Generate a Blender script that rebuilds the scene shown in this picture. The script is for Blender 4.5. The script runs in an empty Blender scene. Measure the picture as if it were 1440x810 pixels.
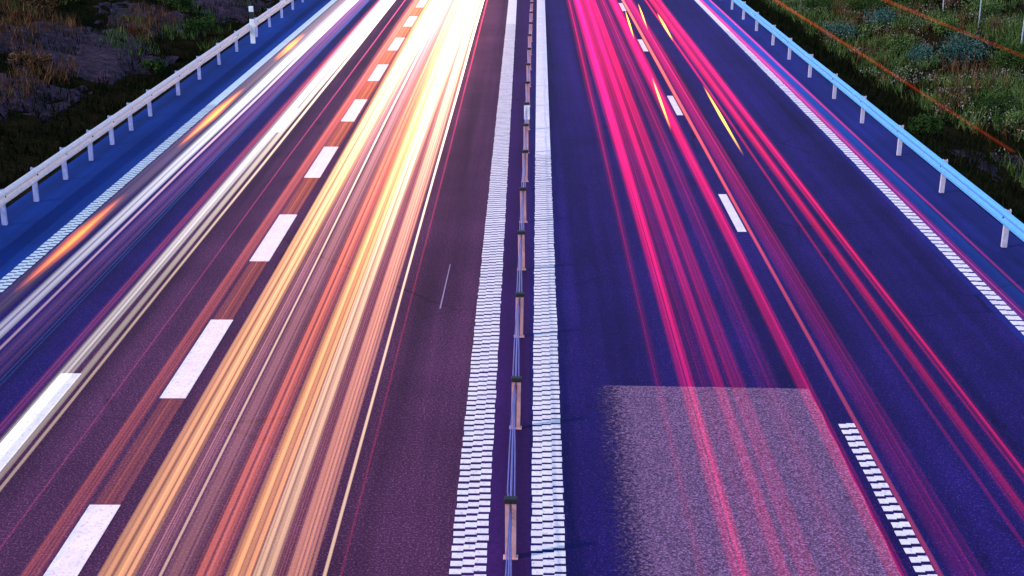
import bpy, bmesh, math, random
import numpy as np
from mathutils import Vector, noise

random.seed(7)
rng = np.random.default_rng(7)
S = bpy.context.scene
C = S.collection
R = math.radians

# ------------------------------------------------------------------ camera
H = 7.80                       # height of the bridge parapet the camera looks over
PITCH = 18.86
cam_d = bpy.data.cameras.new('camera')
cam_d.sensor_width = 36.0
cam_d.lens = 46.85
cam_d.clip_end = 6000
cam = bpy.data.objects.new('camera', cam_d)
C.objects.link(cam)
cam.location = (0, 0, H)
cam.rotation_euler = (R(90 - PITCH), 0, R(0.72))
S.camera = cam

# ------------------------------------------------------------------ sky, sun, exposure
SUN_ELEV, SUN_AZ = 38.0, 110.0          # sun stands left of the road, a little behind the camera
w = bpy.data.worlds.new('World')
S.world = w
w.use_nodes = True
nt = w.node_tree
bg = nt.nodes['Background']
sky = nt.nodes.new('ShaderNodeTexSky')
sky.sky_type = 'NISHITA'
sky.sun_disc = False
sky.sun_elevation = R(SUN_ELEV)
sky.sun_rotation = R(-SUN_AZ)
sky.ozone_density = 6.0
sky.dust_density = 0.3
sky.air_density = 1.3
nt.links.new(sky.outputs[0], bg.inputs[0])
bg.inputs[1].default_value = 0.105

sun_d = bpy.data.lights.new('sun', 'SUN')
sun_d.energy = 1.2
sun_d.angle = R(3)
sun_d.color = (1.0, 0.80, 0.74)
sun = bpy.data.objects.new('sun', sun_d)
C.objects.link(sun)
# light travels from the left (and slightly from behind the camera) to the right
az, el = R(SUN_AZ), R(SUN_ELEV)
to_sun = Vector((-math.sin(az) * math.cos(el), math.cos(az) * math.cos(el), math.sin(el)))
sun.rotation_euler = to_sun.to_track_quat('Z', 'Y').to_euler()
sun.location = to_sun * 60

S.view_settings.view_transform = 'Standard'
S.view_settings.look = 'None'
S.view_settings.exposure = 1.45
S.view_settings.gamma = 1.0
S.view_settings.use_curve_mapping = False
S.render.engine = 'CYCLES'
S.cycles.transparent_max_bounces = 64
S.cycles.max_bounces = 6
S.cycles.use_denoising = True


# ------------------------------------------------------------------ helpers
def tag(o, label=None, cat=None, group=None, kind=None):
    if label: o['label'] = label
    if cat: o['category'] = cat
    if group: o['group'] = group
    if kind: o['kind'] = kind
    return o


def link_mesh(name, me, mat=None, parent=None):
    o = bpy.data.objects.new(name, me)
    C.objects.link(o)
    if mat is not None and not me.materials:
        me.materials.append(mat)
    if parent is not None:
        o.parent = parent
    return o


def empty(name, loc=(0, 0, 0)):
    o = bpy.data.objects.new(name, None)
    o.empty_display_size = 0.2
    o.location = loc
    C.objects.link(o)
    return o


class MB:
    """collects boxes, sheets and bars into one mesh"""
    def __init__(self):
        self.v, self.f = [], []

    def quad(self, a, b, c, d):
        n = len(self.v)
        self.v += [a, b, c, d]
        self.f.append((n, n + 1, n + 2, n + 3))

    def sheet(self, x0, x1, y0, y1, z, skew=0.0):
        self.quad((x0, y0, z), (x1, y0 + skew, z), (x1, y1 + skew, z), (x0, y1, z))

    def box(self, x0, x1, y0, y1, z0, z1):
        n = len(self.v)
        self.v += [(x0, y0, z0), (x1, y0, z0), (x1, y1, z0), (x0, y1, z0),
                   (x0, y0, z1), (x1, y0, z1), (x1, y1, z1), (x0, y1, z1)]
        for f in ((0, 3, 2, 1), (4, 5, 6, 7), (0, 1, 5, 4), (1, 2, 6, 5), (2, 3, 7, 6), (3, 0, 4, 7)):
            self.f.append(tuple(n + i for i in f))

    def tube(self, pts, rx, rz, seg=8, caps=True):
        """tube running along y; rx, rz lists or numbers"""
        n0 = len(self.v)
        k = len(pts)
        for i, p in enumerate(pts):
            a = rx[i] if isinstance(rx, (list, tuple)) else rx
            b = rz[i] if isinstance(rz, (list, tuple)) else rz
            for s in range(seg):
                t = 2 * math.pi * s / seg
                self.v.append((p[0] + a * math.cos(t), p[1], p[2] + b * math.sin(t)))
        for i in range(k - 1):
            for s in range(seg):
                s2 = (s + 1) % seg
                self.f.append((n0 + i * seg + s, n0 + i * seg + s2, n0 + (i + 1) * seg + s2, n0 + (i + 1) * seg + s))
        if caps:
            self.f.append(tuple(n0 + s for s in range(seg))[::-1])
            self.f.append(tuple(n0 + (k - 1) * seg + s for s in range(seg)))

    def build(self, name, mat, parent=None, smooth=False, bevel=0.0):
        me = bpy.data.meshes.new(name)
        me.from_pydata(self.v, [], self.f)
        me.update()
        bm = bmesh.new()
        bm.from_mesh(me)
        bmesh.ops.recalc_face_normals(bm, faces=bm.faces)
        if bevel:
            bmesh.ops.bevel(bm, geom=list(bm.edges), offset=bevel, segments=2, affect='EDGES', profile=0.6)
        bm.to_mesh(me)
        bm.free()
        if smooth:
            for p in me.polygons: p.use_smooth = True
        return link_mesh(name, me, mat, parent)


def new_mat(name):
    m = bpy.data.materials.new(name)
    m.use_nodes = True
    return m, m.node_tree, m.node_tree.nodes['Principled BSDF']


def N(nt, t, **kw):
    n = nt.nodes.new(t)
    for k, v in kw.items(): setattr(n, k, v)
    return n


def ramp(nt, stops, src):
    r = N(nt, 'ShaderNodeValToRGB')
    el = r.color_ramp.elements
    el[0].position, el[0].color = stops[0][0], (*stops[0][1], 1)
    el[1].position, el[1].color = stops[1][0], (*stops[1][1], 1)
    for p, c in stops[2:]:
        e = el.new(p); e.color = (*c, 1)
    nt.links.new(src, r.inputs[0])
    return r.outputs[0]


def noise_tex(nt, scale, detail=3, rough=0.6, vec=None, stretch=None):
    t = N(nt, 'ShaderNodeTexNoise')
    t.inputs['Scale'].default_value = scale
    t.inputs['Detail'].default_value = detail
    t.inputs['Roughness'].default_value = rough
    if vec is None:
        g = N(nt, 'ShaderNodeNewGeometry'); vec = g.outputs['Position']
    if stretch:
        m = N(nt, 'ShaderNodeMapping'); m.inputs['Scale'].default_value = stretch
        nt.links.new(vec, m.inputs[0]); vec = m.outputs[0]
    nt.links.new(vec, t.inputs['Vector'])
    return t.outputs['Fac']


def mixc(nt, fac, a, b, mode='MIX'):
    m = N(nt, 'ShaderNodeMix', data_type='RGBA', blend_type=mode)
    for sock, v in ((m.inputs[0], fac), (m.inputs[6], a), (m.inputs[7], b)):
        if isinstance(v, (int, float)): sock.default_value = v
        elif isinstance(v, tuple): sock.default_value = (*v, 1)
        else: nt.links.new(v, sock)
    return m.outputs[2]


def asphalt(name, base, speck, grain=42.0, speck_lo=0.60, speck_hi=0.80, worn=None, rough=0.8):
    """fine aggregate, pale stone specks, long tyre wear along the road"""
    m, nt, b = new_mat(name)
    fine = noise_tex(nt, grain, 2, 0.7)
    mid = noise_tex(nt, 14, 4, 0.65)
    big = noise_tex(nt, 0.35, 4, 0.6)
    wear = noise_tex(nt, 1.0, 3, 0.55, stretch=(1.5, 0.03, 1))
    dark = tuple(c * 0.35 for c in base); lite = tuple(c * 1.75 for c in base)
    col = ramp(nt, [(0.28, dark), (0.72, lite)], fine)
    col = mixc(nt, 0.55, col, ramp(nt, [(0.3, tuple(c * 0.6 for c in base)), (0.7, tuple(c * 1.45 for c in base))], mid))
    sp = ramp(nt, [(speck_lo, (0, 0, 0)), (speck_hi, (1, 1, 1))], noise_tex(nt, grain * 0.8, 2.5, 0.85))
    col = mixc(nt, sp, col, speck)
    col = mixc(nt, 1.0, col, ramp(nt, [(0.3, (0.78, 0.76, 0.8)), (0.7, (1.2, 1.2, 1.18))], big), 'MULTIPLY')
    col = mixc(nt, 1.0, col, ramp(nt, [(0.30, (0.50, 0.50, 0.55)), (0.70, (1.5, 1.42, 1.36))], wear), 'MULTIPLY')
    # tar-filled hairline cracks and a few oil stains
    vo = N(nt, 'ShaderNodeTexVoronoi', feature='DISTANCE_TO_EDGE')
    vo.inputs['Scale'].default_value = 0.22
    gp = N(nt, 'ShaderNodeNewGeometry')
    wob = N(nt, 'ShaderNodeTexNoise'); wob.inputs['Scale'].default_value = 1.2; wob.inputs['Detail'].default_value = 5
    nt.links.new(gp.outputs['Position'], wob.inputs['Vector'])
    nt.links.new(mixc(nt, 0.18, gp.outputs['Position'], wob.outputs['Color'], 'ADD'), vo.inputs['Vector'])
    crack = ramp(nt, [(0.002, (1, 1, 1)), (0.006, (0, 0, 0))], vo.outputs['Distance'])
    gate = ramp(nt, [(0.50, (0, 0, 0)), (0.60, (0.75, 0.75, 0.75))], noise_tex(nt, 0.16, 2, 0.5))
    col = mixc(nt, mixc(nt, 1.0, crack, gate, 'MULTIPLY'), col, tuple(c * 0.25 for c in base))
    oil = ramp(nt, [(0.66, (1, 1, 1)), (0.74, (0.45, 0.45, 0.5))], noise_tex(nt, 1.1, 4, 0.6, stretch=(1.0, 0.35, 1)))
    col = mixc(nt, 1.0, col, oil, 'MULTIPLY')
    nt.links.new(col, b.inputs['Base Color'])
    b.inputs['Roughness'].default_value = rough
    b.inputs['Specular IOR Level'].default_value = 0.08
    bp = N(nt, 'ShaderNodeBump')
    bp.inputs['Strength'].default_value = 0.35
    bp.inputs['Distance'].default_value = 0.006
    nt.links.new(fine, bp.inputs['Height'])
    nt.links.new(bp.outputs[0], b.inputs['Normal'])
    return m


def paint(name, col, dirt=(0.25, 0.22, 0.3), lo=0.30, hi=0.42):
    m, nt, b = new_mat(name)
    f = noise_tex(nt, 26, 5, 0.75)
    c = mixc(nt, ramp(nt, [(lo, (1, 1, 1)), (hi, (0, 0, 0))], f), col, dirt)
    c = mixc(nt, 1.0, c, ramp(nt, [(0.3, (0.86, 0.87, 0.9)), (0.7, (1.05, 1.05, 1.05))], noise_tex(nt, 3.0, 4, 0.6)), 'MULTIPLY')
    nt.links.new(c, b.inputs['Base Color'])
    b.inputs['Roughness'].default_value = 0.6
    return m


def plain(name, col, rough=0.6, metal=0.0, var=0.25, scale=9.0):
    m, nt, b = new_mat(name)
    f = noise_tex(nt, scale, 4, 0.6)
    nt.links.new(ramp(nt, [(0.3, tuple(c * (1 - var) for c in col)), (0.7, tuple(min(1, c * (1 + var)) for c in col))], f), b.inputs['Base Color'])
    b.inputs['Roughness'].default_value = rough
    b.inputs['Metallic'].default_value = metal
    return m


CT = 0.9463


def X_at(u, h=0.0):
    return u * (H - h) / CT


# ------------------------------------------------------------------ materials
M_road_in = asphalt('asphalt inbound', (0.047, 0.0125, 0.044), (0.30, 0.13, 0.21), speck_lo=0.52)  # purple-red glow of the trails is tinted into this asphalt colour
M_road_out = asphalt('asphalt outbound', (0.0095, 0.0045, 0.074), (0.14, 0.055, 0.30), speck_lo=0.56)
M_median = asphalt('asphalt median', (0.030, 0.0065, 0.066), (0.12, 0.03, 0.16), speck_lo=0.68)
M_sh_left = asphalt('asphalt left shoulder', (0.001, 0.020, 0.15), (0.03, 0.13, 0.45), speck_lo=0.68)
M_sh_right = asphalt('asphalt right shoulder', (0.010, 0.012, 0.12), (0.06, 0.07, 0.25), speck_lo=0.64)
M_paint = paint('road paint', (0.82, 0.71, 0.72), (0.28, 0.2, 0.26), 0.30, 0.46)
M_paint_cool = paint('cool road paint', (0.62, 0.78, 0.80))
M_edge_left = paint('left edge paint', (0.50, 0.60, 0.62))
M_steel_right = plain('galvanised steel sky tint', (0.12, 0.40, 0.76), 0.45, 0.25, 0.12)  # blue of the reflected sky put into the steel colour
M_steel_left = plain('galvanised steel lamp tint', (0.80, 0.64, 0.64), 0.5, 0.1, 0.12)  # pinkish headlight glow put into the steel colour
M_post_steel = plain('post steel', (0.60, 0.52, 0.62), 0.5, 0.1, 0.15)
M_median_post = plain('median post steel', (0.62, 0.30, 0.29), 0.5, 0.15, 0.2)
M_cap = plain('black plastic', (0.006, 0.005, 0.007), 0.6)
M_cable = plain('wire rope', (0.11, 0.11, 0.36), 0.45, 0.3, 0.2)
M_white = plain('white plastic', (0.78, 0.82, 0.84), 0.5, 0, 0.08)

# ------------------------------------------------------------------ terrain
XL, XR = -11.45, 9.95          # edges of the paved width


def ground_z(x, y):
    n1 = noise.noise(Vector((x * 0.11, y * 0.07, 3.1)))
    n2 = noise.noise(Vector((x * 0.45, y * 0.4, 9.7)))
    n3 = noise.noise(Vector((x * 1.6, y * 1.5, 5.2)))
    if XL <= x <= XR:
        return -0.06
    if x < XL:
        d = XL - x
        if d < 2.4: z = -0.06 - 1.0 * (d / 2.4) ** 1.3
        elif d < 15: z = -1.06 + (d - 2.4) * 0.30
        else: z = 2.72 + (d - 15) * 0.12 if d < 60 else 8.1
    else:
        d = x - XR
        if d < 3.0: z = -0.06 - 1.1 * (d / 3.0) ** 1.3
        elif d < 5: z = -1.16 + (d - 3) * 0.1
        elif d < 14: z = -0.96 + (d - 5) * 0.17
        else: z = 0.57 + (d - 14) * 0.05 if d < 60 else 2.87
    k = min(1.0, max(0.0, (d - 0.4) / 3.0))
    return z + k * (0.55 * n1 + 0.28 * n2 + 0.10 * n3)


def axis(segs):
    out = []
    for a, b, s in segs:
        n = max(1, round((b - a) / s))
        out += [a + (b - a) * i / n for i in range(n)]
    return out + [segs[-1][1]]


gx = axis([(-2500, -300, 400), (-300, -60, 30), (-60, -34, 2.0), (-34, XL, 0.4), (XL, XR, 5.35), (XR, 30, 0.4), (30, 60, 2.0), (60, 300, 30), (300, 2500, 400)])
gy = axis([(-400, -40, 60), (-40, 8, 4), (8, 100, 0.5), (100, 160, 3), (160, 400, 40), (400, 3500, 400)])
verts = [(x, y, ground_z(x, y)) for y in gy for x in gx]
nx = len(gx)
faces = [(j * nx + i, j * nx + i + 1, (j + 1) * nx + i + 1, (j + 1) * nx + i) for j in range(len(gy) - 1) for i in range(nx - 1)]
me = bpy.data.meshes.new('ground')
me.from_pydata(verts, [], faces)
for p in me.polygons: p.use_smooth = True
m, nt, b = new_mat('verge soil')
n_a = noise_tex(nt, 0.55, 5, 0.65)
n_b = noise_tex(nt, 5.0, 5, 0.7)
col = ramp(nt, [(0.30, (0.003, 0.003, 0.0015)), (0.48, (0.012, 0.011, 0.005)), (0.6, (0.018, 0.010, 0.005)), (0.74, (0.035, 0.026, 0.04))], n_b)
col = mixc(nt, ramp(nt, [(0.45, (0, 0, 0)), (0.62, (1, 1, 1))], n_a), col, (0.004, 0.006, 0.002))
nt.links.new(col, b.inputs['Base Color'])
b.inputs['Roughness'].default_value = 1.0
b.inputs['Specular IOR Level'].default_value = 0.0
bp = N(nt, 'ShaderNodeBump'); bp.inputs['Strength'].default_value = 0.8; bp.inputs['Distance'].default_value = 0.08
nt.links.new(n_b, bp.inputs['Height']); nt.links.new(bp.outputs[0], b.inputs['Normal'])
tag(link_mesh('ground', me, m), kind='structure')

# ------------------------------------------------------------------ road
Y0, Y1 = -40.0, 420.0


def structure(name, mb, mat):
    return tag(mb.build(name, mat), kind='structure')


def strip(name, x0, x1, z, mat, y0=Y0, y1=Y1):
    q = MB(); q.sheet(x0, x1, y0, y1, z)
    return structure(name, q, mat)


XM0, XM1 = -0.46, 0.03          # asphalt between the two median lines
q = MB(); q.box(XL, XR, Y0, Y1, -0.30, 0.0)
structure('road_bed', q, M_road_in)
strip('outbound_road', 0.03, 8.0, 0.004, M_road_out)
strip('median_pavement', -0.87, 0.03, 0.004, M_median)
strip('left_shoulder', XL, -9.55, 0.004, M_sh_left)
strip('slip_lane', -9.55, -7.18, 0.004, M_road_out)
strip('right_shoulder', 8.0, XR, 0.004, M_sh_right)

# pale resurfaced patch in the outbound lane, ragged left edge
m, nt, b = new_mat('pale patch asphalt')
fine = noise_tex(nt, 38, 2, 0.8)
fine2 = noise_tex(nt, 16, 3, 0.8)
col = ramp(nt, [(0.40, (0.006, 0.002, 0.022)), (0.52, (0.09, 0.03, 0.09)), (0.64, (0.46, 0.23, 0.44))], fine)
col = mixc(nt, 0.45, col, ramp(nt, [(0.38, (0.03, 0.008, 0.06)), (0.62, (0.21, 0.085, 0.18))], fine2))
# the thin pale layer is worn through towards its left edge
gpos = N(nt, 'ShaderNodeNewGeometry'); sx_ = N(nt, 'ShaderNodeSeparateXYZ'); nt.links.new(gpos.outputs['Position'], sx_.inputs[0])
mr = N(nt, 'ShaderNodeMapRange'); mr.inputs['From Min'].default_value = 0.60; mr.inputs['From Max'].default_value = 1.85; mr.inputs['To Min'].default_value = -0.28; mr.inputs['To Max'].default_value = 0.30
nt.links.new(sx_.outputs[0], mr.inputs['Value'])
ad = N(nt, 'ShaderNodeMath', operation='ADD'); nt.links.new(mr.outputs[0], ad.inputs[0]); nt.links.new(noise_tex(nt, 18, 6, 0.85), ad.inputs[1])
col = mixc(nt, ramp(nt, [(0.42, (0, 0, 0)), (0.58, (1, 1, 1))], ad.outputs[0]), (0.010, 0.0048, 0.07), col)
cover = ramp(nt, [(0.42, (0, 0, 0)), (0.58, (1, 1, 1))], ad.outputs[0])
tr_ = N(nt, 'ShaderNodeBsdfTransparent'); ms_ = N(nt, 'ShaderNodeMixShader')
nt.links.new(cover, ms_.inputs[0]); nt.links.new(tr_.outputs[0], ms_.inputs[1]); nt.links.new(b.outputs[0], ms_.inputs[2])
nt.links.new(ms_.outputs[0], [n_ for n_ in nt.nodes if n_.type == 'OUTPUT_MATERIAL'][0].inputs[0])
nt.links.new(col, b.inputs['Base Color'])
b.inputs['Roughness'].default_value = 0.9
q = MB()
yp = 18.35
xr = [(4.17 + 0.02 * random.uniform(-1, 1)) for _ in range(60)]
rows = [(yp - 0.5 * i) for i in range(60)]
for i in range(59):
    def lx(k): return 0.80 + 0.10 * noise.noise(Vector((0.0, rows[k] * 0.9, 1.7)))
    sk = 0.10 if i == 0 else 0.0
    q.quad((lx(i + 1), rows[i + 1], 0.008), (xr[i + 1], rows[i + 1], 0.008), (xr[i], rows[i] - sk, 0.008), (lx(i), rows[i], 0.008))
structure('pavement_patch', q, m)


# ---- markings
def widen(y, k):
    """the median grows slightly wider with distance"""
    return k * min(max(y - 13.0, 0.0), 110.0)


def teeth(name, x0, x1, y0, y1, mat, period=0.172, duty=0.62, skew=0.10, z=0.009, solid_from=None, solid_to=None, jitter=0.006, k=0.0):
    kw = k
    q = MB()
    y = y0
    while y < y1:
        j = random.uniform(-jitter, jitter)
        # every tooth is two slightly offset half bars, as laid by the machine
        a = x0 + random.uniform(-0.008, 0.008); c = x1 + random.uniform(-0.008, 0.008)
        k3 = 3 if x1 - x0 > 0.3 else 2
        for k in range(k3):
            o_ = skew * (k + 0.5) / k3 + random.uniform(-0.003, 0.003)
            aa, cc = a + (c - a) * k / k3, a + (c - a) * (k + 1) / k3
            q.box(aa, cc - 0.0005, y + j + o_, y + j + o_ + period * duty * random.uniform(0.94, 1.05), z - 0.006, z)
        y += period
    if solid_from is not None:
        yy = solid_from
        while yy < solid_to:
            ye = min(solid_to, yy + 10.0 if yy > 40 else yy + 3.0)
            q.sheet(x0, x1, yy, ye, z + 0.002)
            yy = ye
    q.v = [(vx + widen(vy, kw), vy, vz) for vx, vy, vz in q.v]
    return structure(name, q, mat)


teeth('median_line', -0.86, -0.45, 9, 58, M_paint, solid_from=57.95, solid_to=Y1, k=-0.0027)
teeth('median_line', 0.05, 0.44, 9, 33.6, M_paint, duty=0.68, solid_from=33.4, solid_to=Y1, k=0.0063)
teeth('edge_line', X_at(-1.178), X_at(-1.144), 18, 40, M_edge_left, period=0.20, duty=0.66, solid_from=39.9, solid_to=Y1)
teeth('edge_line', X_at(0.986), X_at(1.014), 14, 56, M_paint, period=0.26, duty=0.70, skew=-0.03, solid_from=55.9, solid_to=Y1)


def d_of(y):
    return (15442.0 / (y + 235.0) - 2.52) / CT


# inbound lane line: wide short dashes, 3.3 m on, 6.55 m period
q = MB()
d = d_of(452) - 3.30 - 2 * 6.56
xl, xr_ = X_at(-0.650), X_at(-0.604)
while d < 300:
    q.box(xl, xr_, d, d + 3.30, 0.002, 0.009)
    d += 6.56
structure('lane_line', q, M_paint)
# line between the inbound lanes and the slip lane
q = MB()
for d in (15.4, 36.0, 64.5, 85.0, 106.0, 127.0):
    q.box(X_at(-0.862), X_at(-0.824), d, d + 3.30, 0.002, 0.009)
structure('lane_line', q, M_paint)
# outbound lane line: 3 m dashes every 12 m, the nearest one milled into bars
q = MB()
d = d_of(273) - 3.0
while d < 300:
    q.box(X_at(0.525), X_at(0.547), d, d + 3.0, 0.006, 0.0135)
    d += 12.0
structure('lane_line', q, M_paint)
dn = d_of(592)
q = MB(); q.quad((-1.53, 21.7, 0.006), (-1.505, 21.7, 0.006), (-1.475, 24.2, 0.006), (-1.49, 24.2, 0.006))
structure('pale_streak', q, paint('streak tone', (0.30, 0.20, 0.30)))  # stray reflective streak, put in as a flat strip of pale colour
teeth('lane_line', X_at(0.526), X_at(0.552), dn - 6.2, dn - 0.1, M_paint, period=0.20, duty=0.60, skew=0.05, z=0.012)

# ------------------------------------------------------------------ cable barrier in the median
barrier = empty('cable_barrier', (X_at(-0.027), 12, 0))
tag(barrier, 'low cable barrier of black capped steel posts between the two median lines', 'barrier')
bx0 = -0.185
q = MB()
# open channel profile: back web and two flanges
q.box(-0.062, 0.062, 0.018, 0.030, 0.0, 0.70)
q.box(-0.062, -0.012, -0.03, 0.0175, 0.0, 0.70)
q.box(0.012, 0.062, -0.03, 0.0175, 0.0, 0.70)
post0 = q.build('post', M_median_post, barrier, bevel=0.003)
q = MB(); q.box(-0.074, 0.074, -0.045, 0.045, 0.702, 0.765)
cap0 = q.build('cap', M_cap, post0, bevel=0.012)
q = MB(); q.box(-0.085, 0.085, -0.05, 0.05, 0.004, 0.018)
foot0 = q.build('base_plate', M_median_post, post0, bevel=0.004)
ys = []
y = 9.9
pk = [702, 532, 413, 326, 264.5, 212, 175, 145]
for v in pk:
    Y = v + 235.0
    # top of the post is 0.75 m above the road
    z = 1874 * (H - 0.75) / CT / Y
    ys.append((z - (H - 0.75) * math.sin(R(PITCH))) / CT)
stp = (ys[-1] - ys[0]) / 7
ys = [ys[0] - stp] + ys
while ys[-1] < 130: ys.append(ys[-1] + stp)
for i, yy in enumerate(ys):
    loc = (bx0 + widen(yy, 0.0061) - barrier.location.x, yy - barrier.location.y, 0)
    if i == 0:
        p = post0
    else:
        p = post0.copy(); C.objects.link(p); p.parent = barrier
        for ch in (cap0, foot0):
            c2 = ch.copy(); C.objects.link(c2); c2.parent = p
    p.location = loc
    p.rotation_euler = (R(random.uniform(-1.2, 1.2)), R(random.uniform(-1.5, 1.5)), R(random.uniform(-4, 4)))
    if i == 8:
        q = MB(); q.box(-0.078, 0.078, -0.052, -0.0465, 0.30, 0.69)
        q.build('reflector', M_white, p)
for dx, z in ((-0.042, 0.66), (0.004, 0.60), (0.042, 0.54), (-0.010, 0.47)):
    q = MB()
    pts = []
    for i, yy in enumerate(ys):
        cxb = bx0 + widen(yy, 0.0061) - barrier.location.x
        pts.append((cxb + dx * 0.22, yy - 12, z))
        if i < len(ys) - 1:
            g_ = ys[i + 1] - yy
            pts.append((cxb + dx * 0.95, yy + g_ * 0.10 - 12, z - 0.004))
            pts.append((cxb + dx * 0.80, yy + g_ * 0.45 - 12, z - 0.02))
            pts.append((cxb + dx * 0.25, yy + g_ * 0.86 - 12, z - 0.006))
    q.tube(pts, 0.0085, 0.0085, 6)
    q.build('cable', M_cable, barrier, smooth=True)


# ------------------------------------------------------------------ guard rails
def guard_rail(x, side, post_ys, label, beam_mat, post_mat, y0, y1, top=0.77):
    """W-beam with its face towards the road; side = +1 when the road lies at larger x"""
    g = empty('guard_rail', (x, 30, 0))
    tag(g, label, 'guard rail')
    prof = [(0.0, 0.0), (0.035, 0.02), (0.075, 0.055), (0.075, 0.095), (0.030, 0.13), (0.018, 0.155), (0.030, 0.18), (0.075, 0.215), (0.075, 0.255), (0.035, 0.29), (0.0, 0.31)]
    th = 0.006
    q = MB()
    n = len(prof)
    ysn = []
    yy = y0
    while yy <= y1 + 0.01: ysn.append(yy); yy += 4.0
    for j, yy in enumerate(ysn):
        wob = 0.012 * noise.noise(Vector((yy * 0.21, x, 0)))
        for k in (0, 1):
            for (a, z) in prof:
                q.v.append((side * (a - th * k) + wob, yy - 30, top - 0.31 + z + wob * 0.6))
    for j in range(len(ysn) - 1):
        for k in (0, 1):
            for i in range(n - 1):
                a = j * 2 * n + k * n + i
                q.f.append((a, a + 1, a + 1 + 2 * n, a + 2 * n))
        for i in (0, n - 1):
            a = j * 2 * n + i
            q.f.append((a, a + n, a + 3 * n, a + 2 * n))
    q.build('beam', beam_mat, g)
    q = MB()
    q.box(-0.05, 0.05, -0.04, -0.034, -0.3, top + 0.01)
    q.box(-0.05, -0.044, -0.0335, 0.04, -0.3, top + 0.01)
    q.box(0.044, 0.05, -0.0335, 0.04, -0.3, top + 0.01)
    p0 = q.build('post', post_mat, g)
    b2 = MB(); b2.box(-0.012 + side * 0.085, 0.012 + side * 0.085, -0.018, 0.018, top - 0.173, top - 0.137)
    bolt0 = b2.build('bolt', M_cap, p0, bevel=0.004)
    for i, yy in enumerate(post_ys):
        p = p0 if i == 0 else p0.copy()
        if i:
            C.objects.link(p); p.parent = g
            c2 = bolt0.copy(); C.objects.link(c2); c2.parent = p
        p.location = (-side * 0.062, yy - 30, 0)
        p.rotation_euler = (R(random.uniform(-1, 1)), R(random.uniform(-1, 1)), R(random.uniform(-3, 3)))
    return g


r_y = [580, 504, 452, 407, 373, 343, 318, 298, 278, 262, 248]
py = [(15442.0 / v - 2.52) / CT for v in r_y]
st = (py[-1] - py[0]) / (len(py) - 1)
py = [py[0] - 2 * st, py[0] - st] + py + [py[-1] + st * k for k in range(1, 22)]
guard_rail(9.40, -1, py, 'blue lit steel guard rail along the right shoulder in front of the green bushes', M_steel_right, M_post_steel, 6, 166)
l_x = [0, 45, 86.7, 123, 153, 180, 207, 247, 277, 305, 330, 358]
py = [(15442.0 / ((745 - x) / 1.345) - 2.52) / CT for x in l_x]
py = [py[0] - 4, py[0] - 2] + py + [py[-1] + 2.9 * k for k in range(1, 34)]
guard_rail(-10.93, 1, py, 'pale pinkish steel guard rail along the left shoulder below the dark bank', M_steel_left, plain('post steel shade tint', (0.34, 0.36, 0.62), 0.5, 0.1), 14, 166)  # left posts: shade put into a darker, bluer steel colour

# ------------------------------------------------------------------ marker post at the left rail
mp = empty('marker_post', (-10.78, d_of(62), 0))
tag(mp, 'white roadside marker post with black band standing at the left guard rail', 'marker post')
q = MB(); q.box(-0.09, 0.09, -0.03, 0.03, 0.0, 0.95); q.build('post_body', M_white, mp, bevel=0.012)
q = MB(); q.box(-0.091, 0.091, -0.031, 0.031, 0.953, 1.22); q.build('black_band', M_cap, mp, bevel=0.008)
q = MB(); q.box(-0.089, 0.089, -0.03, 0.03, 1.223, 1.44); q.build('post_top', M_white, mp, bevel=0.02)


# ------------------------------------------------------------------ light trails
def glow_mat(name, col, strength):
    m = bpy.data.materials.new(name)
    m.use_nodes = True
    t = m.node_tree
    for n in list(t.nodes):
        if n.type == 'BSDF_PRINCIPLED': t.nodes.remove(n)
    out = [n for n in t.nodes if n.type == 'OUTPUT_MATERIAL'][0]
    e = N(t, 'ShaderNodeEmission')
    e.inputs[0].default_value = (*col, 1)
    e.inputs[1].default_value = strength
    t.links.new(e.outputs[0], out.inputs['Volume'])
    return m


EMIT = 0.42


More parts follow.
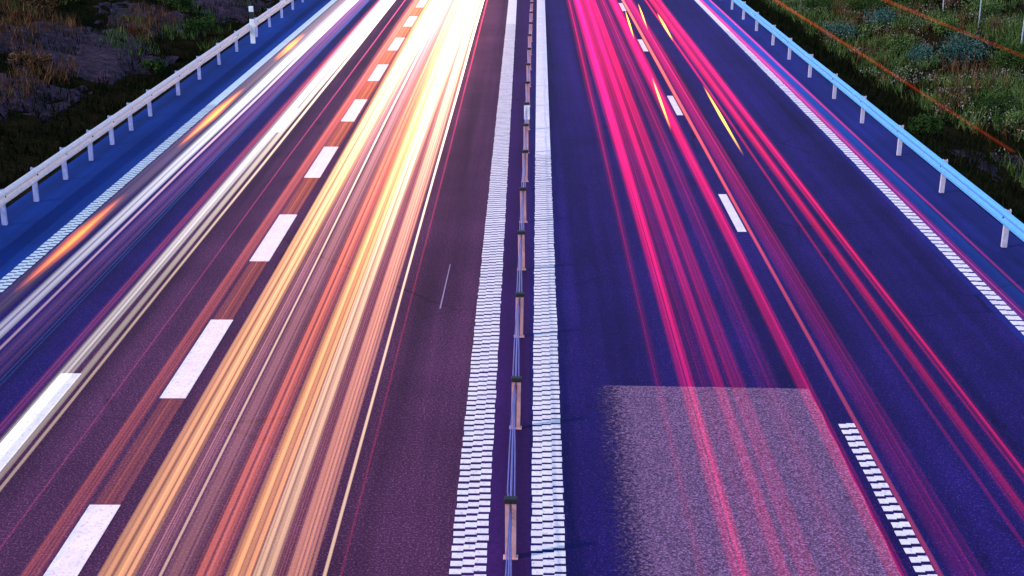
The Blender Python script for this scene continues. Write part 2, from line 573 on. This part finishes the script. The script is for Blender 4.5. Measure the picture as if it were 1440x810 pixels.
def trail(name, label, cat, u0, u1, h, t, col, E, n=3, d0=-6.0, d1=190.0, drift=0.0, group=None, fill=0.97, rise=0.0, halo=True, near=0.38, far=1.35, hal=0.14):
    """glowing streak of lamp light hanging over the lane: n closed strands side by side, real thickness,
    in the air at lamp height h. u0,u1 fix its lateral place, drift is a sideways move over its length.
    Farther off the streak is shaped thicker, so that its far end glows whiter."""
    x0, x1 = X_at(u0, h), X_at(u1, h)
    if x0 > x1: x0, x1 = x1, x0
    cuts = [0.0]
    for i in range(n): cuts.append(cuts[-1] + random.uniform(0.45, 1.6))
    cuts = [x0 + (x1 - x0) * c / cuts[-1] for c in cuts]
    tap = (d1 - d0) < 60
    NS = 20 if tap else 44
    ysn = [d0 + (d1 - d0) * i / NS for i in range(NS + 1)]

    sway = 0.0 if tap else 0.035
    ph0 = random.uniform(0, 50)

    def strand(q, cx, rx, tz, dz, grow):
        pts, ax, bx = [], [], []
        for k, yy in enumerate(ysn):
            s = k / NS
            pts.append((cx - (x0 + x1) / 2 + drift * s + sway * noise.noise(Vector((yy * 0.045, ph0, 0))), yy - d0, dz + rise * s + 0.5 * sway * noise.noise(Vector((yy * 0.12, ph0, 7)))))
            e = 1.0
            if tap: e = max(0.02, min(1.0, min(s, 1 - s) / 0.45)) ** 1.3
            g = 1.0 if tap else max(near, min(far, (max(yy, 1.0) / 34.0) ** 1.25))
            ax.append(rx * e ** 0.12 * (min(max(g, 0.6), 1.8) ** 0.6 if grow else 1.0)); bx.append(tz * e * g)
        q.tube(pts, ax, bx, 12)

    q = MB()
    for i in range(n):
        a, c = cuts[i], cuts[i + 1]
        rx = max(0.005, (c - a) / 2 * fill)
        bell = 1.0 if n < 4 else 0.45 + 0.75 * math.sin(math.pi * (i + 0.5) / n)
        strand(q, (a + c) / 2, rx, t / 2 * bell * (random.choice((0.35, 0.6, 0.8, 1.0, 1.0, 1.2, 1.7)) if n > 1 else 1.0), random.uniform(-0.03, 0.03) if n > 1 else 0.0, n == 1)
    o = q.build(name, glow_mat(label, col, E * EMIT), smooth=True)
    o.location = ((x0 + x1) / 2, d0, h)
    tag(o, label, cat, group)
    if halo and n > 1:
        q = MB()
        strand(q, (x0 + x1) / 2, (x1 - x0) * 0.5 + 0.07, t * 1.1, 0.0, True)
        g = q.build('glow', glow_mat(label + ' glow', tuple(c ** 1.1 for c in col), E * EMIT * hal), o, smooth=True)
    return o


WHITE = (1.0, 0.86, 0.74)
PEACH = (1.0, 0.46, 0.21)
AMBER = (1.0, 0.43, 0.15)
RED = (1.0, 0.12, 0.09)
MAG = (1.0, 0.005, 0.11)
GRP_L = 'headlight trails on the left carriageway'
GRP_R = 'tail light trails on the right carriageway'
HT = lambda *a, **k: trail('headlight_trail', *a, group=GRP_L, near=0.5, far=1.7, hal=0.20, **k)
TT = lambda *a, **k: trail('taillight_trail', *a, group=GRP_R, **k)
cat = 'light trail'
# -- left carriageway, from the outer edge inwards
HT('dim brownish grey streak hugging the left edge line', cat, -1.140, -1.085, 0.70, 0.05, (1.0, 0.7, 0.7), 0.4, n=8)
HT('broad soft grey white streak beside the blinking orange one', cat, -1.075, -1.045, 0.65, 0.07, (0.95, 0.92, 1.0), 2.6, n=4)
HT('thin pale pink line between the grey white band and the blue lines', cat, -1.030, -1.019, 0.65, 0.05, (1.0, 0.62, 0.72), 5.0, n=1)
HT('dim violet veil left of the thin blue lines', cat, -1.015, -0.970, 0.60, 0.05, (0.6, 0.25, 0.55), 0.7, n=6)
HT('pair of thin blue lines on the dark left lane', cat, -0.962, -0.945, 0.65, 0.03, (0.10, 0.28, 1.0), 6.0, n=2, fill=0.4, halo=False)
HT('thin brick red line left of the white slip lane streak', cat, -0.892, -0.878, 0.75, 0.05, (1.0, 0.16, 0.14), 2.0, n=4, fill=0.7)
HT('broad silvery white streak over the left dashed line', cat, -0.868, -0.842, 0.65, 0.08, (1.0, 0.93, 0.90), 2.7, n=4)
HT('cream streak right beside the silvery white one', cat, -0.833, -0.812, 0.65, 0.07, (1.0, 0.84, 0.68), 3.0, n=1)
HT('thin bright cream line at the right rim of the silvery streaks', cat, -0.806, -0.796, 0.65, 0.05, (1.0, 0.72, 0.52), 6.5, n=1)
HT('hair thin magenta line alone on the violet asphalt', cat, -0.741, -0.736, 0.80, 0.02, (1.0, 0.1, 0.3), 6.0, n=1)
HT('dim rusty band just left of the wide white dashes', cat, -0.680, -0.655, 0.75, 0.05, (1.0, 0.20, 0.12), 3.0, n=6)
HT('orange brown streak running through the wide white dashes', cat, -0.648, -0.606, 0.60, 0.045, (1.0, 0.24, 0.08), 3.2, n=6, fill=0.8)
HT('broad peach streak right of the wide white dashes', cat, -0.578, -0.524, 0.65, 0.085, PEACH, 6.0, n=6)
HT('bundle of faint pink hairlines right of the broad peach streak', cat, -0.522, -0.500, 0.70, 0.035, (1.0, 0.42, 0.40), 6.0, n=6, fill=0.45)
HT('single thin cream line over the middle of the inner lane', cat, -0.498, -0.491, 0.65, 0.045, (1.0, 0.66, 0.46), 12.0, n=1)
HT('faint pinkish veil in the middle of the inner lane', cat, -0.489, -0.450, 0.65, 0.05, (1.0, 0.42, 0.40), 2.4, n=6)
HT('deep red orange band along the left of the yellow streak', cat, -0.448, -0.408, 0.70, 0.06, (1.0, 0.23, 0.12), 4.2, n=10)
HT('brightest wide yellow orange streak on the inner lane', cat, -0.408, -0.372, 0.62, 0.10, AMBER, 6.0, n=6)
HT('cream streak along the right of the brightest yellow one', cat, -0.370, -0.344, 0.65, 0.10, (1.0, 0.60, 0.36), 6.0, n=4)
HT('faint rose hairlines right of the bright yellow and cream streaks', cat, -0.343, -0.322, 0.70, 0.035, (1.0, 0.30, 0.26), 3.5, n=6, fill=0.4)
HT('soft orange streak near the inner edge of the lane', cat, -0.324, -0.290, 0.65, 0.07, (1.0, 0.40, 0.26), 4.6, n=6)
HT('thin cream line bounding the headlight streaks on the right', cat, -0.278, -0.270, 0.65, 0.055, (1.0, 0.66, 0.46), 13.0, n=1)
HT('faint dotted red line beside the innermost cream line', cat, -0.253, -0.247, 0.60, 0.02, (1.0, 0.05, 0.12), 5.0, n=1)
for (ya, yb, where) in ((400, 288, 'nearest and longest'), (200, 132, 'middle'), (84, 52, 'farthest and palest')):
    trail('indicator_trail', where + ' orange indicator streak beside the left edge line', cat, -1.124, -1.108, 0.75, 0.09, (1.0, 0.20, 0.0), 9.0, n=4,
          d0=d_of(ya) * 0.91 - 0.13 * (d_of(yb) - d_of(ya)), d1=d_of(yb) * 0.91 + 0.10 * (d_of(yb) - d_of(ya)), group='blinking indicator trails on the left')
# -- right carriageway
TT('faint outermost magenta line nearest the median', cat, 0.232, 0.243, 0.80, 0.03, MAG, 2.17, n=4, fill=0.6)
TT('narrow vivid magenta streak second from the median', cat, 0.274, 0.302, 0.80, 0.07, MAG, 3.41, n=4)
TT('dim crimson veil between the two inner magenta streaks', cat, 0.306, 0.328, 0.80, 0.03, MAG, 1.7, n=4)
TT('wide magenta streak in the middle of the inner outbound lane', cat, 0.334, 0.356, 0.80, 0.07, MAG, 2.79, n=6)
TT('fading crimson streak right of the wide magenta one', cat, 0.362, 0.396, 0.85, 0.05, MAG, 1.61, n=6)
TT('dim crimson veil left of the bright lane line streak', cat, 0.415, 0.455, 0.85, 0.03, MAG, 1.2, n=6)
TT('bright magenta streak just left of the outbound dashes', cat, 0.486, 0.512, 0.80, 0.08, MAG, 3.41, n=6)
TT('orange red thin streak through the outbound dashes', cat, 0.553, 0.566, 0.80, 0.05, (1.0, 0.10, 0.06), 6.0, n=1)
TT('dusky magenta veil right of the outbound dashes', cat, 0.568, 0.616, 0.80, 0.035, (1.0, 0.01, 0.2), 1.4, n=8)
TT('beaded crimson hairline over the outer outbound lane', cat, 0.600, 0.607, 0.85, 0.02, (1.0, 0.03, 0.12), 5.0, n=1)
TT('slim crimson line left of the outer tail light pair', cat, 0.692, 0.703, 0.80, 0.035, (1.0, 0.008, 0.062), 3.0, n=1)
TT('left streak of the outer crimson tail light pair', cat, 0.724, 0.741, 0.80, 0.06, (1.0, 0.008, 0.056), 3.6, n=4)
TT('right streak of the outer crimson tail light pair', cat, 0.764, 0.780, 0.80, 0.06, (1.0, 0.008, 0.08), 2.8, n=4)
TT('soft pink streak along the right edge line', cat, 1.016, 1.034, 0.70, 0.035, (1.0, 0.06, 0.30), 2.2, n=4)
TT('blue shimmer between the two pink streaks on the right shoulder', cat, 1.040, 1.072, 0.60, 0.04, (0.01, 0.20, 1.0), 1.0, n=6)
TT('thin pink line on the right shoulder near the rail', cat, 1.074, 1.086, 0.75, 0.04, (1.0, 0.06, 0.35), 2.6, n=1)
for (xa, ya, xb, yb, tx, wd) in (
        (1047, 218, 990, 120, 'longest yellow flash at the outer tail light pair', 0.068),
        (948, 58, 925, 18, 'brightest far yellow flash beside the outer crimson streaks', 0.081),
        (945, 182, 918, 108, 'orange flash left of the second outbound dash', 0.062),
        (893, 55, 880, 14, 'far curved yellow flash beside the topmost outbound dash', 0.056),
        (912, 42, 898, 4, 'small far orange flash in the middle of the red streaks', 0.043)):
    h = 0.85
    ua, ub = (xa - 745) / (ya + 235), (xb - 745) / (yb + 235)
    Xa, Xb = X_at(ua, h), X_at(ub, h)
    da = ((1874 * (H - h) / CT) / (ya + 235) - (H - h) * math.sin(R(PITCH))) / CT
    db = ((1874 * (H - h) / CT) / (yb + 235) - (H - h) * math.sin(R(PITCH))) / CT
    wu = wd / (H - h) * CT / 2
    trail('indicator_trail', tx, cat, ua - wu, ua + wu, h, 0.09, (1.0, 0.40, 0.03), 15.0, n=1, d0=da, d1=db, drift=Xb - Xa,
          group='blinking indicator trails on the right')
# marker lamps of tall lorries, high above the outer lane
for (xa, ya, xb, yb, h, tx) in ((1425, 212, 1085, -4, 3.10, 'lower orange red line of lorry marker lamps in the air before the bushes'),
                                (1460, 88, 1232, -5, 4.35, 'upper orange red line of lorry marker lamps in the air before the fence')):
    ua, ub = (xa - 745) / (ya + 235), (xb - 745) / (yb + 235)
    da = ((1874 * (H - h) / CT) / (ya + 235) - (H - h) * math.sin(R(PITCH))) / CT
    db = ((1874 * (H - h) / CT) / (yb + 235) - (H - h) * math.sin(R(PITCH))) / CT
    Xa, Xb = X_at(ua, h), X_at(ub, h)
    k = (120 - da) / (db - da)
    wu = 0.026 / (H - h) * CT
    trail('marker_lamp_trail', tx, cat, ua - wu, ua + wu, h, 0.03, (1.0, 0.10, 0.03), 1.3, n=2, fill=0.7, d0=da, d1=120, drift=(Xb - Xa) * k,
          group='lorry marker lamp trails')

# ------------------------------------------------------------------ verge plants
def leaf_mat(name, a, b_, c):
    m, nt, b = new_mat(name)
    f = noise_tex(nt, 2.2, 4, 0.7)
    nt.links.new(ramp(nt, [(0.3, a), (0.5, b_), (0.72, c)], f), b.inputs['Base Color'])
    b.inputs['Roughness'].default_value = 0.75
    b.inputs['Specular IOR Level'].default_value = 0.03
    return m


def np_mesh(name, V, F, mat, parent=None):
    me = bpy.data.meshes.new(name)
    me.vertices.add(len(V)); me.vertices.foreach_set('co', np.asarray(V, np.float32).ravel())
    k = F.shape[1]
    me.loops.add(F.size); me.loops.foreach_set('vertex_index', F.astype(np.int32).ravel())
    me.polygons.add(len(F)); me.polygons.foreach_set('loop_start', np.arange(0, F.size, k, dtype=np.int32))
    me.update(calc_edges=True)
    return link_mesh(name, me, mat, parent)


def blades(roots, hmin, hmax, width, lean, per):
    """triangular blades, per blades around every root"""
    P = np.repeat(np.asarray(roots, float), per, axis=0)
    n = len(P)
    P[:, :2] += rng.normal(0, 0.10, (n, 2))
    hh = rng.uniform(hmin, hmax, n)
    an = rng.uniform(0, 2 * np.pi, n)
    ln = rng.uniform(0.1, lean, n) * hh
    tip = P + np.stack([np.cos(an) * ln, np.sin(an) * ln, hh], 1)
    a2 = rng.uniform(0, 2 * np.pi, n)
    wv = np.stack([np.cos(a2), np.sin(a2), np.zeros(n)], 1) * (width * rng.uniform(0.6, 1.4, n))[:, None]
    V = np.empty((n * 3, 3)); V[0::3] = P - wv; V[1::3] = P + wv; V[2::3] = tip
    return V, np.arange(n * 3).reshape(-1, 3)


def leaves(cents, size, flat=0.0):
    n = len(cents)
    a = rng.normal(0, 1, (n, 3)); a /= np.linalg.norm(a, axis=1)[:, None]
    b2 = rng.normal(0, 1, (n, 3)); b2 -= (b2 * a).sum(1)[:, None] * a; b2 /= np.linalg.norm(b2, axis=1)[:, None]
    s = (size * rng.uniform(0.6, 1.5, n))[:, None]
    V = np.empty((n * 4, 3))
    V[0::4] = cents - a * s; V[1::4] = cents + b2 * s * 0.45; V[2::4] = cents + a * s; V[3::4] = cents - b2 * s * 0.45
    return V, np.arange(n * 4).reshape(-1, 4)


def scatter(n, x0, x1, y0, y1, thresh, sc, seed):
    out = []
    k = 0
    while len(out) < n and k < n * 12:
        k += 1
        x = random.uniform(x0, x1); y = y0 + (y1 - y0) * random.random() ** 1.25
        if noise.noise(Vector((x * sc, y * sc * 0.8, seed))) < thresh: continue
        out.append((x, y, ground_z(x, y) - 0.03))
    return out


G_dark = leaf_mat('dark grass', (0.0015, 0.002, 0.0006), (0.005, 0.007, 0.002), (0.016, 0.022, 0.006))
G_green = leaf_mat('green grass', (0.012, 0.026, 0.006), (0.06, 0.105, 0.025), (0.17, 0.23, 0.07))
G_dry = leaf_mat('dry grass', (0.025, 0.009, 0.003), (0.10, 0.045, 0.02), (0.24, 0.14, 0.075))
G_pale = leaf_mat('pale seed heads', (0.07, 0.07, 0.055), (0.18, 0.17, 0.14), (0.36, 0.34, 0.28))
G_teal = leaf_mat('blue green leaves', (0.012, 0.04, 0.03), (0.04, 0.10, 0.08), (0.11, 0.19, 0.16))
G_bush = leaf_mat('bush leaves', (0.006, 0.014, 0.004), (0.025, 0.055, 0.012), (0.07, 0.12, 0.025))


def stuff(name, V, F, mat, label, cat):
    o = np_mesh(name, V, F, mat)
    tag(o, label, cat, kind='stuff')
    return o


# right verge
V, F = blades(scatter(9000, XR + 0.3, 30, 12, 85, -0.3, 0.5, 1.0), 0.15, 0.5, 0.018, 0.7, 7)
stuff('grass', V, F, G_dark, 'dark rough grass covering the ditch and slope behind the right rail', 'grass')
V, F = blades(scatter(9000, XR + 3.0, 32, 14, 90, -0.02, 0.38, 5.0), 0.2, 0.65, 0.022, 0.8, 8)
stuff('grass', V, F, G_green, 'bright green grass patches on the right slope', 'grass')
V, F = blades(scatter(3600, XR + 3.5, 32, 14, 90, 0.08, 0.40, 11.0), 0.3, 0.85, 0.016, 0.5, 6)
stuff('dry_grass', V, F, G_dry, 'tawny dry grass stems on the right slope', 'grass')
r = scatter(2300, XR + 3.0, 28, 14, 80, 0.02, 0.45, 17.0)
c = np.repeat(np.array(r), 9, axis=0) + rng.normal(0, 1, (len(r) * 9, 3)) * (0.14, 0.14, 0.08) + (0, 0, 0.42)
V, F = leaves(c, 0.036)
stuff('wildflowers', V, F, G_pale, 'pale wildflower heads scattered over the right verge', 'flowers')
# left bank
V, F = blades(scatter(8000, -36, XL - 0.3, 22, 100, -0.25, 0.4, 2.0), 0.12, 0.5, 0.02, 0.7, 7)
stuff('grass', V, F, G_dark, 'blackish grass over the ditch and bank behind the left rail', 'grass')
V, F = blades(scatter(3600, -38, XL - 4.5, 30, 100, 0.05, 0.28, 23.0), 0.2, 0.7, 0.02, 0.6, 7)
stuff('dry_grass', V, F, G_dry, 'rusty dry grass clumps on the left bank', 'grass')
V, F = blades(scatter(900, -24, XL - 1.6, 52, 100, 0.05, 0.35, 31.0), 0.2, 0.5, 0.018, 0.6, 7)
stuff('grass', V, F, G_green, 'dim green grass along the foot of the left bank', 'grass')


def hit(px, py_):
    """ground point seen at a pixel of the photograph, found by walking along the view ray"""
    yaw = R(0.72)
    v = Vector(((px - 720) / 1874.0, -(py_ - 405) / 1874.0, -1.0))
    v = cam.rotation_euler.to_matrix() @ v
    p = Vector((0, 0, H)); t = 5.0
    while t < 220:
        q_ = p + v * t
        if q_.z < ground_z(q_.x, q_.y): return (q_.x, q_.y, ground_z(q_.x, q_.y))
        t += 0.1
    return None


def shrub(name, label, cat, loc, rad, ht, mat, nl, leaf, lobes=7):
    o = empty(name, loc)
    tag(o, label, cat, 'bushes on the verges')
    q = MB()
    cents = []
    for k in range(lobes):
        a = random.uniform(0, 6.28); rr = rad * random.uniform(0.1, 0.75); hz = ht * random.uniform(0.35, 0.85)
        cents.append((rr * math.cos(a), rr * math.sin(a), hz, rad * random.uniform(0.25, 0.5)))
    bmh = MB()
    for (cx, cy, cz, cr) in cents:
        n = len(bmh.v)
        for i in range(5):
            t = i / 4; rr = 0.022 * (1 - 0.75 * t)
            for s in range(5):
                aa = 6.283 * s / 5
                bmh.v.append((cx * t * t * 0.9 + rr * math.cos(aa), cy * t * t * 0.9 + rr * math.sin(aa), -0.1 + (cz + 0.1) * t))
        for i in range(4):
            for s in range(5):
                s2 = (s + 1) % 5
                bmh.f.append((n + i * 5 + s, n + i * 5 + s2, n + i * 5 + 5 + s2, n + i * 5 + 5 + s))
    bmh.build('stem', plain('shrub bark', (0.03, 0.02, 0.015), 0.9), o)
    P = []
    per = nl // lobes
    for (cx, cy, cz, cr) in cents:
        d = rng.normal(0, 1, (per, 3)); d /= np.linalg.norm(d, axis=1)[:, None]
        d *= (rng.random((per, 1)) ** 0.45) * cr
        d[:, 2] *= 0.85
        P.append(d + (cx, cy, cz) + rng.normal(0, 0.07 * rad, (per, 3)))
    P = np.concatenate(P); P[:, 2] = np.maximum(P[:, 2], rng.uniform(0.0, 0.15, len(P)))
    V, F = leaves(P, leaf)
    np_mesh('foliage', V, F, mat, o)
    return o


for (px, py_, rad, ht, mat, label) in (
        (1352, 92, 1.15, 1.0, G_teal, 'pale blue green shrub, largest on the right slope'),
        (1296, 88, 0.6, 0.6, G_teal, 'small blue green shrub left of the largest pale one'),
        (1262, 75, 0.9, 0.8, G_green, 'bright green bush between the two orange lamp lines'),
        (1215, 20, 1.0, 0.9, G_bush, 'dark green bush at the top of the right slope near the upper orange line'),
        (1235, 38, 0.9, 0.7, G_teal, 'bluish bush right under the upper orange line'),
        (1325, 52, 0.8, 0.8, G_green, 'grass green bush just below the upper orange line near the fence'),
        (1150, 18, 0.8, 0.8, G_bush, 'dark bush right of the lower orange line at the top'),
        (1185, 55, 0.7, 0.6, G_teal, 'teal bush touching the lower orange line'),
        (1425, 100, 0.9, 0.9, G_bush, 'dark bush at the right rim under the fence'),
        (1400, 165, 0.8, 0.7, G_bush, 'low dark bush above the bare stony patch'),
        (1430, 185, 0.5, 0.5, G_green, 'small green bush at the right rim above the stony patch'),
        (1300, 190, 0.5, 0.45, G_bush, 'small dark weed bush close behind the right rail'),
        (1375, 25, 0.9, 0.8, G_green, 'yellow green bush at the foot of the fence posts'),
        (1290, 12, 0.9, 0.9, G_bush, 'dark bush left of the fence posts')):
    p = hit(px, py_)
    shrub('shrub', label, 'shrub', p, rad * 1.25, ht * 0.95, mat, 2400, 0.042, 11)
for (px, py_, rad, ht, mat, label) in (
        (285, 50, 0.9, 0.7, G_bush, 'dim green shrub on the left bank behind the marker post'),
        (265, 15, 1.0, 0.9, G_bush, 'dark shrub at the top of the left bank'),
        (218, 105, 0.6, 0.5, G_bush, 'little dark green shrub just behind the left rail'),
        (60, 15, 1.3, 1.1, G_dry, 'rust brown shrub high on the left bank'),
        (45, 95, 0.7, 0.5, G_dry, 'low brown shrub below the stony face of the left bank')):
    p = hit(px, py_)
    shrub('shrub', label, 'shrub', p, rad, ht, mat, 1500, 0.05)

# ------------------------------------------------------------------ bare rock
m, nt, b = new_mat('violet grey rock')
f1 = noise_tex(nt, 3.5, 6, 0.75)
f2 = noise_tex(nt, 22, 4, 0.7)
col = ramp(nt, [(0.36, (0.003, 0.002, 0.002)), (0.5, (0.030, 0.016, 0.026)), (0.68, (0.105, 0.062, 0.115))], f1)
col = mixc(nt, 0.4, col, ramp(nt, [(0.42, (0.004, 0.003, 0.003)), (0.65, (0.095, 0.062, 0.11))], f2))
nt.links.new(col, b.inputs['Base Color']); b.inputs['Roughness'].default_value = 0.9
b.inputs['Specular IOR Level'].default_value = 0.05
bp = N(nt, 'ShaderNodeBump'); bp.inputs['Strength'].default_value = 0.9; bp.inputs['Distance'].default_value = 0.06
nt.links.new(f2, bp.inputs['Height']); nt.links.new(bp.outputs[0], b.inputs['Normal'])
M_rock = m


def rock(label, loc, sx, sy, hz, seed):
    n = 30
    V, F = [], []
    for j in range(n + 1):
        for i in range(n + 1):
            a, c = i / n * 2 - 1, j / n * 2 - 1
            x, y = a * sx, c * sy
            r_ = math.hypot(a, c)
            edge = 1 - r_ ** 2 * (1.0 + 1.1 * noise.noise(Vector((a * 2.4, c * 2.4, seed))) + 0.8 * noise.noise(Vector((a * 7, c * 7, seed))))
            bumpy = 0.5 * noise.noise(Vector((x * 0.7, y * 0.7, seed))) + 0.28 * abs(noise.noise(Vector((x * 2.1, y * 1.3, seed + 4)))) + 0.12 * noise.noise(Vector((x * 5, y * 5, seed)))
            z = ground_z(loc[0] + x, loc[1] + y) - loc[2] + hz * (min(1.0, edge * 1.6) + 0.8 * bumpy * (edge > 0)) - 0.05
            V.append((x, y, max(z, ground_z(loc[0] + x, loc[1] + y) - loc[2] - 0.35)))
    for j in range(n):
        for i in range(n):
            k = j * (n + 1) + i
            F.append((k, k + 1, k + n + 2, k + n + 1))
    # closed underside
    base = len(V)
    ring = [i for i in range(n + 1)] + [(j + 1) * (n + 1) - 1 for j in range(1, n + 1)] + [n * (n + 1) + i for i in range(n - 1, -1, -1)] + [j * (n + 1) for j in range(n - 1, 0, -1)]
    V.append((0, 0, min(v[2] for v in V) - 0.3))
    for a, c in zip(ring, ring[1:] + ring[:1]): F.append((c, a, base))
    me = bpy.data.meshes.new('rock_outcrop')
    me.from_pydata(V, [], F); me.update()
    o = link_mesh('rock_outcrop', me, M_rock)
    o.location = loc
    tag(o, label, 'rock', 'bare rock on the verges')


for (px, py_, sx, sy, hz, label) in (
        (110, 75, 2.3, 4.2, 0.35, 'large violet grey bare rock face in the middle of the left bank'),
        (205, 30, 1.6, 3.2, 0.25, 'smaller violet rock face above the large one on the left bank'),
        (12, 130, 1.5, 2.4, 0.25, 'dark violet rock at the left rim of the bank'),
        (325, 5, 1.8, 4.0, 0.2, 'pinkish stony patch at the top of the left bank'),
        (1412, 245, 1.3, 1.6, 0.12, 'low violet stony patch behind the right rail')):
    p = hit(px, py_)
    rock(label, p, sx * 1.25, sy * 1.25, hz * 0.45, px * 0.37)

# ------------------------------------------------------------------ wildlife fence at the top right
pts = [hit(1320, 12), hit(1369, 42), hit(1434, 66)]
print('FENCE', pts)
fx = sum(p[0] for p in pts) / 3
ys_f = [16, 20.5, 25] + [25 + 5.0 * k for k in range(1, 22)]
f0 = pts[1]
fn = empty('wire_fence', (fx, f0[1], ground_z(fx, f0[1])))
tag(fn, 'tall wire mesh fence on pale thin posts at the top of the right slope', 'fence')
ysf = []
y = f0[1] - 5.2 * 6
while y < 160: ysf.append(y); y += 5.2
q = MB(); q.box(-0.022, 0.022, -0.022, 0.022, -0.3, 2.05)
fp = q.build('post', plain('fence post', (0.36, 0.42, 0.46), 0.6), fn, bevel=0.004)
for i, y in enumerate(ysf):
    p = fp if i == 0 else fp.copy()
    if i: C.objects.link(p); p.parent = fn
    p.location = (0, y - f0[1], ground_z(fx, y) - fn.location.z)
    p.rotation_euler = (R(random.uniform(-2, 2)), R(random.uniform(-2, 2)), 0)
q = MB()
for k in range(9):
    zz = 0.1 + 0.23 * k
    q.tube([(0.04, y - f0[1], ground_z(fx, y) - fn.location.z + zz) for y in ysf], 0.0014, 0.0014, 4)
q.build('wire', plain('fence wire', (0.08, 0.08, 0.09), 0.6, 0.3), fn)
